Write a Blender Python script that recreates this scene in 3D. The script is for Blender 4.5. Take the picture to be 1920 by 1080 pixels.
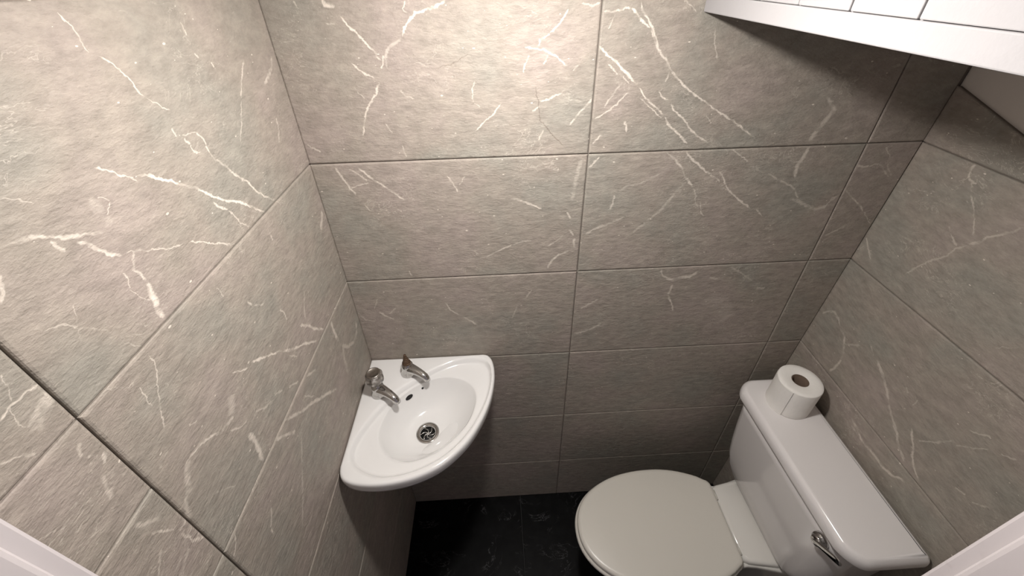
import bpy, bmesh, math, random
from mathutils import Vector, Matrix
random.seed(7)
for o in list(bpy.data.objects):
    bpy.data.objects.remove(o)
scene = bpy.context.scene
COL = scene.collection

# ------------------------------------------------------------------ camera
FPX, PPX, PPY = 758.74, 958.16, 475.46          # focal length / principal point in 1920x1080 pixels
PIT, YAW, ROL = -0.6156, 0.0336, -0.0251
fw = Vector((math.sin(YAW)*math.cos(PIT), math.cos(YAW)*math.cos(PIT), math.sin(PIT)))
r0 = fw.cross(Vector((0, 0, 1))).normalized(); u0 = r0.cross(fw)
rt = math.cos(ROL)*r0 + math.sin(ROL)*u0
up = -math.sin(ROL)*r0 + math.cos(ROL)*u0
cam = bpy.data.cameras.new('camera')
cam.sensor_width = 36.0
cam.lens = FPX*36/1920
cam.shift_x = (960-PPX)/1920
cam.shift_y = -(540-PPY)/1920
cam.clip_start = 0.01
camo = bpy.data.objects.new('camera', cam); COL.objects.link(camo)
camo.matrix_world = Matrix(((rt.x, up.x, -fw.x, 0.4059), (rt.y, up.y, -fw.y, -0.8038), (rt.z, up.z, -fw.z, 1.8223), (0, 0, 0, 1)))
scene.camera = camo

# ------------------------------------------------------------------ world, exposure
w = bpy.data.worlds.new('world'); scene.world = w; w.use_nodes = True
w.node_tree.nodes['Background'].inputs[0].default_value = (1.0, 0.88, 0.94, 1)
w.node_tree.nodes['Background'].inputs[1].default_value = 0.20
vs = scene.view_settings
vs.view_transform = 'Standard'; vs.look = 'None'; vs.gamma = 1; vs.use_curve_mapping = False
vs.exposure = 0.0
LAMP_POS = (0.440, -0.350, 1.898); LAMP_L = 570.0; LAMP_R = 0.038; LAMP_COL = (1.0, 0.955, 0.915)

# ------------------------------------------------------------------ helpers
def tag(o, label=None, cat=None, group=None, kind=None):
    if label: o['label'] = label
    if cat: o['category'] = cat
    if group: o['group'] = group
    if kind: o['kind'] = kind
    return o

def mesh_obj(name, verts, faces, mat, parent=None, smooth=False, matrix=None):
    me = bpy.data.meshes.new(name); me.from_pydata([tuple(v) for v in verts], [], faces); me.update()
    bm = bmesh.new(); bm.from_mesh(me); bmesh.ops.remove_doubles(bm, verts=bm.verts, dist=1e-6)
    bmesh.ops.recalc_face_normals(bm, faces=bm.faces); bm.to_mesh(me); bm.free()
    if smooth:
        for p in me.polygons: p.use_smooth = True
    o = bpy.data.objects.new(name, me); COL.objects.link(o)
    if mat: me.materials.append(mat)
    if matrix is not None: o.matrix_world = matrix
    if parent: o.parent = parent
    return o

def bm_obj(name, bm, mat, parent=None, smooth=False):
    me = bpy.data.meshes.new(name); bmesh.ops.recalc_face_normals(bm, faces=bm.faces); bm.to_mesh(me); bm.free()
    if smooth:
        for p in me.polygons: p.use_smooth = True
    o = bpy.data.objects.new(name, me); COL.objects.link(o)
    if mat: me.materials.append(mat)
    if parent: o.parent = parent
    return o

def empty(name, loc=(0, 0, 0)):
    o = bpy.data.objects.new(name, None); COL.objects.link(o); o.empty_display_size = .05
    return o            # kept at the world origin: parts are modelled in room coordinates

def box_bm(bm, lo, hi, bev=0.0, seg=2):
    r = bmesh.ops.create_cube(bm, size=1)
    vs_ = r['verts']
    for v in vs_:
        v.co = Vector([(lo[i]+hi[i])/2 + v.co[i]*(hi[i]-lo[i]) for i in range(3)])
    if bev:
        es = list({e for v in vs_ for e in v.link_edges})
        bmesh.ops.bevel(bm, geom=es, offset=bev, segments=seg, affect='EDGES', profile=.5)

def box(name, lo, hi, mat, parent=None, bev=0.0, seg=2):
    bm = bmesh.new(); box_bm(bm, lo, hi, bev, seg)
    return bm_obj(name, bm, mat, parent, smooth=False)

def loft(rings, close_start=True, close_end=True):
    n = len(rings[0]); V = [p for r in rings for p in r]; F = []
    for i in range(len(rings)-1):
        for j in range(n):
            a = i*n+j; b = i*n+(j+1) % n
            F.append((a, b, b+n, a+n))
    if close_start: F.append(tuple(range(n-1, -1, -1)))
    if close_end: F.append(tuple(range((len(rings)-1)*n, len(rings)*n)))
    return V, F

def lathe(profile, center, axis=Vector((0, 0, 1)), n=40, scale=None):
    """profile: list of (radius, height along axis)"""
    axis = Vector(axis).normalized(); q = Vector((0, 0, 1)).rotation_difference(axis)
    rings = []
    for r, h in profile:
        rings.append([Vector(center) + q @ Vector((r*math.cos(2*math.pi*k/n), r*math.sin(2*math.pi*k/n), h)) for k in range(n)])
    return rings

def catmull(pts, per=8, closed=True):
    out = []; n = len(pts)
    P = [Vector(p) for p in pts]
    for i in range(n if closed else n-1):
        p0, p1, p2, p3 = (P[(i-1) % n], P[i], P[(i+1) % n], P[(i+2) % n]) if closed else (P[max(i-1, 0)], P[i], P[i+1], P[min(i+2, n-1)])
        for k in range(per):
            t = k/per
            out.append(.5*((2*p1)+(p2-p0)*t+(2*p0-5*p1+4*p2-p3)*t*t+(3*p1-p0-3*p2+p3)*t**3))
    if not closed: out.append(P[-1])
    return out

def tube(path, radii, n=20, squash=None):
    """path of Vectors; circular sections, optional vertical squash per point"""
    rings = []
    for i, p in enumerate(path):
        t = (path[min(i+1, len(path)-1)]-path[max(i-1, 0)]).normalized()
        side = t.cross(Vector((0, 0, 1)))
        side = side.normalized() if side.length > 1e-5 else Vector((1, 0, 0))
        upv = side.cross(t).normalized()
        sq = squash[i] if squash else 1
        rings.append([p + radii[i]*(side*math.cos(2*math.pi*k/n) + upv*sq*math.sin(2*math.pi*k/n)) for k in range(n)])
    return rings

def subsurf(o, lv=2):
    m = o.modifiers.new('subdivision', 'SUBSURF'); m.levels = lv; m.render_levels = lv
    return o

# ------------------------------------------------------------------ materials
def new_mat(name):
    m = bpy.data.materials.new(name); m.use_nodes = True
    nt = m.node_tree; b = nt.nodes['Principled BSDF']
    return m, nt, b

def plain(name, col, rough=.4, metal=0.0, noise=0.0, scale=20, bump=0.0, bscale=60, coat=0.0, ior=1.5):
    m, nt, b = new_mat(name)
    b.inputs['Roughness'].default_value = rough; b.inputs['Metallic'].default_value = metal
    b.inputs['Coat Weight'].default_value = coat; b.inputs['IOR'].default_value = ior
    tc = nt.nodes.new('ShaderNodeTexCoord'); nz = nt.nodes.new('ShaderNodeTexNoise')
    nz.inputs['Scale'].default_value = scale; nz.inputs['Detail'].default_value = 4
    nt.links.new(tc.outputs['Object'], nz.inputs['Vector'])
    mx = nt.nodes.new('ShaderNodeMix'); mx.data_type = 'RGBA'
    mx.inputs['A'].default_value = (*[c*(1-noise) for c in col], 1)
    mx.inputs['B'].default_value = (*[min(1, c*(1+noise)) for c in col], 1)
    nt.links.new(nz.outputs['Fac'], mx.inputs['Factor']); nt.links.new(mx.outputs['Result'], b.inputs['Base Color'])
    if bump:
        n2 = nt.nodes.new('ShaderNodeTexNoise'); n2.inputs['Scale'].default_value = bscale; n2.inputs['Detail'].default_value = 5
        nt.links.new(tc.outputs['Object'], n2.inputs['Vector'])
        bp = nt.nodes.new('ShaderNodeBump'); bp.inputs['Strength'].default_value = 1; bp.inputs['Distance'].default_value = bump
        nt.links.new(n2.outputs['Fac'], bp.inputs['Height']); nt.links.new(bp.outputs['Normal'], b.inputs['Normal'])
    return m

def math_node(nt, op, a=None, b=None, c=None, clamp=False):
    n = nt.nodes.new('ShaderNodeMath'); n.operation = op; n.use_clamp = clamp
    for i, v in enumerate((a, b, c)):
        if v is None: continue
        if isinstance(v, (int, float)): n.inputs[i].default_value = v
        else: nt.links.new(v, n.inputs[i])
    return n.outputs[0]

def noise_node(nt, vec, scale, detail=3, rough=.5, dist=0.0):
    n = nt.nodes.new('ShaderNodeTexNoise'); n.inputs['Scale'].default_value = scale
    n.inputs['Detail'].default_value = detail; n.inputs['Roughness'].default_value = rough; n.inputs['Distortion'].default_value = dist
    nt.links.new(vec, n.inputs['Vector']); return n

def ramp(nt, fac, stops, interp='LINEAR'):
    n = nt.nodes.new('ShaderNodeValToRGB'); n.color_ramp.interpolation = interp
    e = n.color_ramp.elements
    while len(e) < len(stops): e.new(.5)
    for el, (p, c) in zip(e, stops):
        el.position = p; el.color = (*c, 1) if len(c) == 3 else c
    nt.links.new(fac, n.inputs['Fac']); return n.outputs['Color']

def mapr(nt, v, a, b, c, d, smooth=True):
    n = nt.nodes.new('ShaderNodeMapRange'); n.interpolation_type = 'SMOOTHSTEP' if smooth else 'LINEAR'
    nt.links.new(v, n.inputs['Value'])
    for k, x in zip(('From Min', 'From Max', 'To Min', 'To Max'), (a, b, c, d)): n.inputs[k].default_value = x
    return n.outputs['Result']

STONE_A = (0.325, 0.287, 0.246)     # beige grey
STONE_B = (0.300, 0.281, 0.243)     # greenish grey
STONE_C = (0.350, 0.299, 0.266)     # pinkish
VEIN_COL = (0.75, 0.68, 0.60)

def stone_group():
    g = bpy.data.node_groups.new('stone_base', 'ShaderNodeTree')
    g.interface.new_socket('Vector', in_out='INPUT', socket_type='NodeSocketVector')
    g.interface.new_socket('Color', in_out='OUTPUT', socket_type='NodeSocketColor')
    g.interface.new_socket('Height', in_out='OUTPUT', socket_type='NodeSocketFloat')
    g.interface.new_socket('Break', in_out='OUTPUT', socket_type='NodeSocketFloat')
    gi = g.nodes.new('NodeGroupInput'); go = g.nodes.new('NodeGroupOutput')
    V = gi.outputs[0]
    st = g.nodes.new('ShaderNodeMapping'); st.inputs['Scale'].default_value = (1, 1.9, 1); st.inputs['Rotation'].default_value = (0, 0, .22)
    g.links.new(V, st.inputs['Vector']); S = st.outputs[0]
    big = noise_node(g, V, 5.5, 3, .55)
    col = ramp(g, big.outputs['Fac'], [(.34, STONE_B), (.5, STONE_A), (.66, STONE_C)])
    mid = noise_node(g, S, 34, 5, .72)
    def mixc(fac, a, b, mode='MIX'):
        m = g.nodes.new('ShaderNodeMix'); m.data_type = 'RGBA'; m.blend_type = mode
        if isinstance(fac, (int, float)): m.inputs['Factor'].default_value = fac
        else: g.links.new(fac, m.inputs['Factor'])
        for s, x in (('A', a), ('B', b)):
            if isinstance(x, tuple): m.inputs[s].default_value = (*x, 1)
            else: g.links.new(x, m.inputs[s])
        return m.outputs['Result']
    shade = ramp(g, mid.outputs['Fac'], [(.32, (.82, .82, .82)), (.68, (1.15, 1.15, 1.15))])
    col = mixc(1.0, col, shade, 'MULTIPLY')
    # pale wisps and short flecks
    wis = noise_node(g, S, 13, 4, .68, 1.2)
    wm = mapr(g, math_node(g, 'ABSOLUTE', math_node(g, 'SUBTRACT', wis.outputs['Fac'], .5)), 0, .012, 1, 0)
    area = mapr(g, noise_node(g, V, 7, 2).outputs['Fac'], .50, .66, 0, 1)
    col = mixc(math_node(g, 'MULTIPLY', math_node(g, 'MULTIPLY', wm, area), .35), col, VEIN_COL)
    vo = g.nodes.new('ShaderNodeTexVoronoi'); vo.inputs['Scale'].default_value = 62
    g.links.new(S, vo.inputs['Vector'])
    cs = g.nodes.new('ShaderNodeSeparateColor'); g.links.new(vo.outputs['Color'], cs.inputs[0])
    sz = math_node(g, 'MULTIPLY', mapr(g, cs.outputs[0], .38, 1.0, 0, 1, False), math_node(g, 'MULTIPLY', cs.outputs[1], .20))
    edge = math_node(g, 'MULTIPLY', noise_node(g, V, 260, 2).outputs['Fac'], .10)
    spk = math_node(g, 'LESS_THAN', math_node(g, 'ADD', vo.outputs['Distance'], edge), math_node(g, 'ADD', sz, .035))
    col = mixc(math_node(g, 'MULTIPLY', spk, .8), col, VEIN_COL)
    # relief: slate-like ripples running along the tile
    r1 = noise_node(g, S, 46, 4, .68); r2 = noise_node(g, S, 170, 3, .65)
    h = math_node(g, 'ADD', r1.outputs['Fac'], math_node(g, 'MULTIPLY', r2.outputs['Fac'], .34))
    br = mapr(g, noise_node(g, V, 38, 3, .6).outputs['Fac'], .34, .52, .25, 1)
    g.links.new(col, go.inputs['Color']); g.links.new(h, go.inputs['Height']); g.links.new(br, go.inputs['Break'])
    return g
SG = stone_group()

def stone_mat(name, seed, veins):
    """veins: list of (points in tile-local metres, half width in metres, strength)"""
    m, nt, b = new_mat(name)
    tc = nt.nodes.new('ShaderNodeTexCoord')
    ad = nt.nodes.new('ShaderNodeVectorMath'); ad.operation = 'ADD'
    rs = random.Random(seed)
    ad.inputs[1].default_value = (rs.uniform(0, 40), rs.uniform(0, 40), rs.uniform(0, 40))
    nt.links.new(tc.outputs['Object'], ad.inputs[0])
    sg = nt.nodes.new('ShaderNodeGroup'); sg.node_tree = SG
    nt.links.new(ad.outputs[0], sg.inputs[0])
    acc = dark = None
    if veins:
        wn = noise_node(nt, tc.outputs['Object'], 85, 2, .7)
        w1 = nt.nodes.new('ShaderNodeVectorMath'); w1.operation = 'SUBTRACT'; w1.inputs[1].default_value = (.5, .5, .5)
        nt.links.new(wn.outputs['Color'], w1.inputs[0])
        w2 = nt.nodes.new('ShaderNodeVectorMath'); w2.operation = 'MULTIPLY_ADD'; w2.inputs[1].default_value = (.009, .009, 0)
        nt.links.new(w1.outputs[0], w2.inputs[0]); nt.links.new(tc.outputs['Object'], w2.inputs[2])
        for pts, hw, strength in veins:
            p0, p1 = Vector(pts[0]), Vector(pts[-1]); L = (p1-p0).length
            ang = math.atan2(p1.y-p0.y, p1.x-p0.x); ca, sa = math.cos(ang), math.sin(ang)
            loc = [(((p[0]-p0.x)*ca+(p[1]-p0.y)*sa)/L, (-(p[0]-p0.x)*sa+(p[1]-p0.y)*ca)/L) for p in pts]
            K = max(2.2*max(abs(q[1]) for q in loc), 1e-3)
            mp = nt.nodes.new('ShaderNodeMapping'); mp.vector_type = 'TEXTURE'       # x: 0..1 along the vein, y: across in half widths
            mp.inputs['Location'].default_value = (p0.x, p0.y, 0); mp.inputs['Rotation'].default_value = (0, 0, ang); mp.inputs['Scale'].default_value = (L, hw*1.1, 1)
            nt.links.new(w2.outputs[0], mp.inputs['Vector'])
            sx = nt.nodes.new('ShaderNodeSeparateXYZ'); nt.links.new(mp.outputs[0], sx.inputs[0])
            fc = nt.nodes.new('ShaderNodeFloatCurve'); cu = fc.mapping.curves[0]
            fc.mapping.use_clip = True
            cu.points[0].location = (0, .5); cu.points[1].location = (1, .5+loc[-1][1]/K)
            for q in loc[1:-1]:
                cu.points.new(min(max(q[0], .001), .999), .5+q[1]/K)
            for q in cu.points: q.handle_type = 'VECTOR'
            fc.mapping.update(); nt.links.new(sx.outputs[0], fc.inputs['Value'])
            ks = K*L/(hw*1.1)
            d = math_node(nt, 'MULTIPLY_ADD', fc.outputs[0], -ks, sx.outputs[1])
            d = math_node(nt, 'ADD', d, ks*.5)
            c = math_node(nt, 'SUBTRACT', sx.outputs[0], .5)
            taper = math_node(nt, 'MULTIPLY_ADD', math_node(nt, 'MULTIPLY', c, c), -12.0, 3.0)
            taper = math_node(nt, 'MINIMUM', taper, 1.0)
            m_ = math_node(nt, 'SUBTRACT', taper, math_node(nt, 'MULTIPLY', d, d))
            s = math_node(nt, 'MULTIPLY', m_, abs(strength)*1.15, clamp=True)
            if strength > 0: acc = s if acc is None else math_node(nt, 'MAXIMUM', acc, s)
            else: dark = s if dark is None else math_node(nt, 'MAXIMUM', dark, s)
        acc = math_node(nt, 'MULTIPLY', acc, sg.outputs['Break'])
        mx = nt.nodes.new('ShaderNodeMix'); mx.data_type = 'RGBA'; mx.inputs['B'].default_value = (*VEIN_COL, 1)
        nt.links.new(acc, mx.inputs['Factor']); nt.links.new(sg.outputs['Color'], mx.inputs['A'])
        if dark is not None:
            md = nt.nodes.new('ShaderNodeMix'); md.data_type = 'RGBA'; md.inputs['B'].default_value = (.12, .09, .07, 1)
            nt.links.new(dark, md.inputs['Factor']); nt.links.new(mx.outputs['Result'], md.inputs['A']); mx = md
        nt.links.new(mx.outputs['Result'], b.inputs['Base Color'])
    else:
        nt.links.new(sg.outputs['Color'], b.inputs['Base Color'])
    bp = nt.nodes.new('ShaderNodeBump'); bp.inputs['Strength'].default_value = 1.0; bp.inputs['Distance'].default_value = .0021
    nt.links.new(sg.outputs['Height'], bp.inputs['Height']); nt.links.new(bp.outputs['Normal'], b.inputs['Normal'])
    b.inputs['Roughness'].default_value = .62
    b.inputs['Specular IOR Level'].default_value = .35
    return m

def black_marble():
    m, nt, b = new_mat('black_marble')
    tc = nt.nodes.new('ShaderNodeTexCoord'); V = tc.outputs['Object']
    n1 = noise_node(nt, V, 7, 8, .66, 1.4)
    v1 = mapr(nt, math_node(nt, 'ABSOLUTE', math_node(nt, 'SUBTRACT', n1.outputs['Fac'], .5)), 0, .008, 1, 0)
    area = mapr(nt, noise_node(nt, V, 11, 2).outputs['Fac'], .46, .66, 0, 1)
    f = math_node(nt, 'MULTIPLY', v1, area)
    cl = noise_node(nt, V, 20, 5, .6)
    c0 = ramp(nt, cl.outputs['Fac'], [(.4, (.0018, .0018, .002)), (.75, (.007, .0072, .0075))])
    mx = nt.nodes.new('ShaderNodeMix'); mx.data_type = 'RGBA'; mx.inputs['B'].default_value = (.13, .13, .135, 1)
    nt.links.new(f, mx.inputs['Factor']); nt.links.new(c0, mx.inputs['A']); nt.links.new(mx.outputs['Result'], b.inputs['Base Color'])
    b.inputs['Roughness'].default_value = .42; b.inputs['IOR'].default_value = 1.22
    return m

M = dict(
    grout=plain('grout', (.20, .172, .148), .8, noise=.15, scale=60),
    fgrout=plain('floor_grout', (.05, .05, .05), .8, noise=.2),
    plaster=plain('plaster_paint', (.80, .75, .69), .7, noise=.05, scale=8, bump=.0006, bscale=90),
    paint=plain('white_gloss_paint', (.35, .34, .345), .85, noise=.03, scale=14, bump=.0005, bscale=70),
    ceil=plain('ceiling_paint', (.80, .79, .77), .8, noise=.03),
    ceramic=plain('white_ceramic', (.79, .785, .775), .10, noise=.01, scale=9, coat=.5),
    cisternw=plain('cistern_ceramic', (.80, .775, .765), .16, noise=.015, scale=9, coat=.3),
    panw=plain('pan_ceramic', (.80, .785, .74), .12, noise=.015, scale=9, coat=.4),
    seatw=plain('seat_plastic', (.70, .675, .61), .30, noise=.015, scale=6),
    chrome=plain('chrome', (.58, .57, .555), .10, metal=1, noise=.05, scale=40),
    dchrome=plain('tarnished_chrome', (.40, .37, .34), .25, metal=1, noise=.35, scale=120, bump=.0004, bscale=300),
    rust=plain('rusted_brass', (.10, .06, .035), .6, metal=.5, noise=.5, scale=250, bump=.0006, bscale=400),
    black=plain('black_void', (.006, .006, .006), .6, noise=.1),
    steel=plain('steel', (.55, .54, .52), .25, metal=1, noise=.1, scale=60),
    paper=plain('tissue_paper', (.88, .86, .82), .95, noise=.03, scale=40, bump=.0006, bscale=160),
    core=plain('cardboard', (.13, .09, .065), .9, noise=.15, scale=80),
    bulb=None,
)
FLOORM = black_marble()

# ------------------------------------------------------------------ the room: measurements in metres
ZR = [0.0, .2704, .569, .8844, 1.1886, 1.4996, 1.8096]     # joints between the tile rows
CEIL = 1.905; YF = -.69                                     # ceiling height, room side of the front wall
XL, SL, TL = .0192, .0042, .0101                           # left wall  x = XL + SL*y + TL*(z-1)
W, SR, TR = 1.3051, .0209, .0343                           # right wall x = W + SR*y + TR*(z-1)
def lx(y, z): return XL+SL*y+TL*(z-1)
def rx(y, z): return W+SR*y+TR*(z-1)

def basis(origin, U, V):
    U = Vector(U).normalized(); N = U.cross(Vector(V)).normalized(); V = N.cross(U)
    o = Vector(origin)
    return Matrix(((U.x, V.x, N.x, o.x), (U.y, V.y, N.y, o.y), (U.z, V.z, N.z, o.z), (0, 0, 0, 1)))
B_BACK = basis((0, 0, 0), (1, 0, 0), (0, 0, 1))
B_LEFT = basis((XL-TL, 0, 0), (SL, 1, 0), (TL, 0, 1))
B_RIGHT = basis((W-TR, 0, 0), (-SR, -1, 0), (TR, 0, 1))
B_FLOOR = basis((0, 0, 0), (1, 0, 0), (0, 1, 0))

def inset(poly, d):
    """inset a convex counter-clockwise polygon by d"""
    n = len(poly); out = []
    for i in range(n):
        a, b, c = Vector(poly[i-1]), Vector(poly[i]), Vector(poly[(i+1) % n])
        e1 = (b-a).normalized(); e2 = (c-b).normalized()
        n1 = Vector((-e1.y, e1.x)); n2 = Vector((-e2.y, e2.x))
        k = 1+n1.dot(n2)
        out.append(b+(n1+n2)*(d/k))
    return out

TH = .0045
def tile(poly, B, parent, mat, gap=.0011, bev=.0032, drop=.0018, jit=.0005, name='tile', side_grow=0.0):
    u0_ = min(p[0] for p in poly); v0_ = min(p[1] for p in poly)
    loc = [(p[0]-u0_, p[1]-v0_) for p in poly]
    a = inset(loc, gap); m_ = inset(loc, gap+bev*.3); f = inset(loc, gap+bev)
    n = len(poly)
    rings = [[Vector((p.x, p.y, -TH)) for p in a], [Vector((p.x, p.y, -drop)) for p in a], [Vector((p.x, p.y, -drop*.4)) for p in m_], [Vector((p.x, p.y, 0)) for p in f]]
    V, F = loft(rings, close_start=False)
    o = mesh_obj(name, V, F, mat, None, False)
    o.matrix_world = B @ Matrix.Translation((u0_, v0_, random.uniform(-jit, jit)*.6))
    o.parent = parent
    return o

def rect(u0_, u1_, v0_, v1_): return [(u0_, v0_), (u1_, v0_), (u1_, v1_), (u0_, v1_)]

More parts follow.
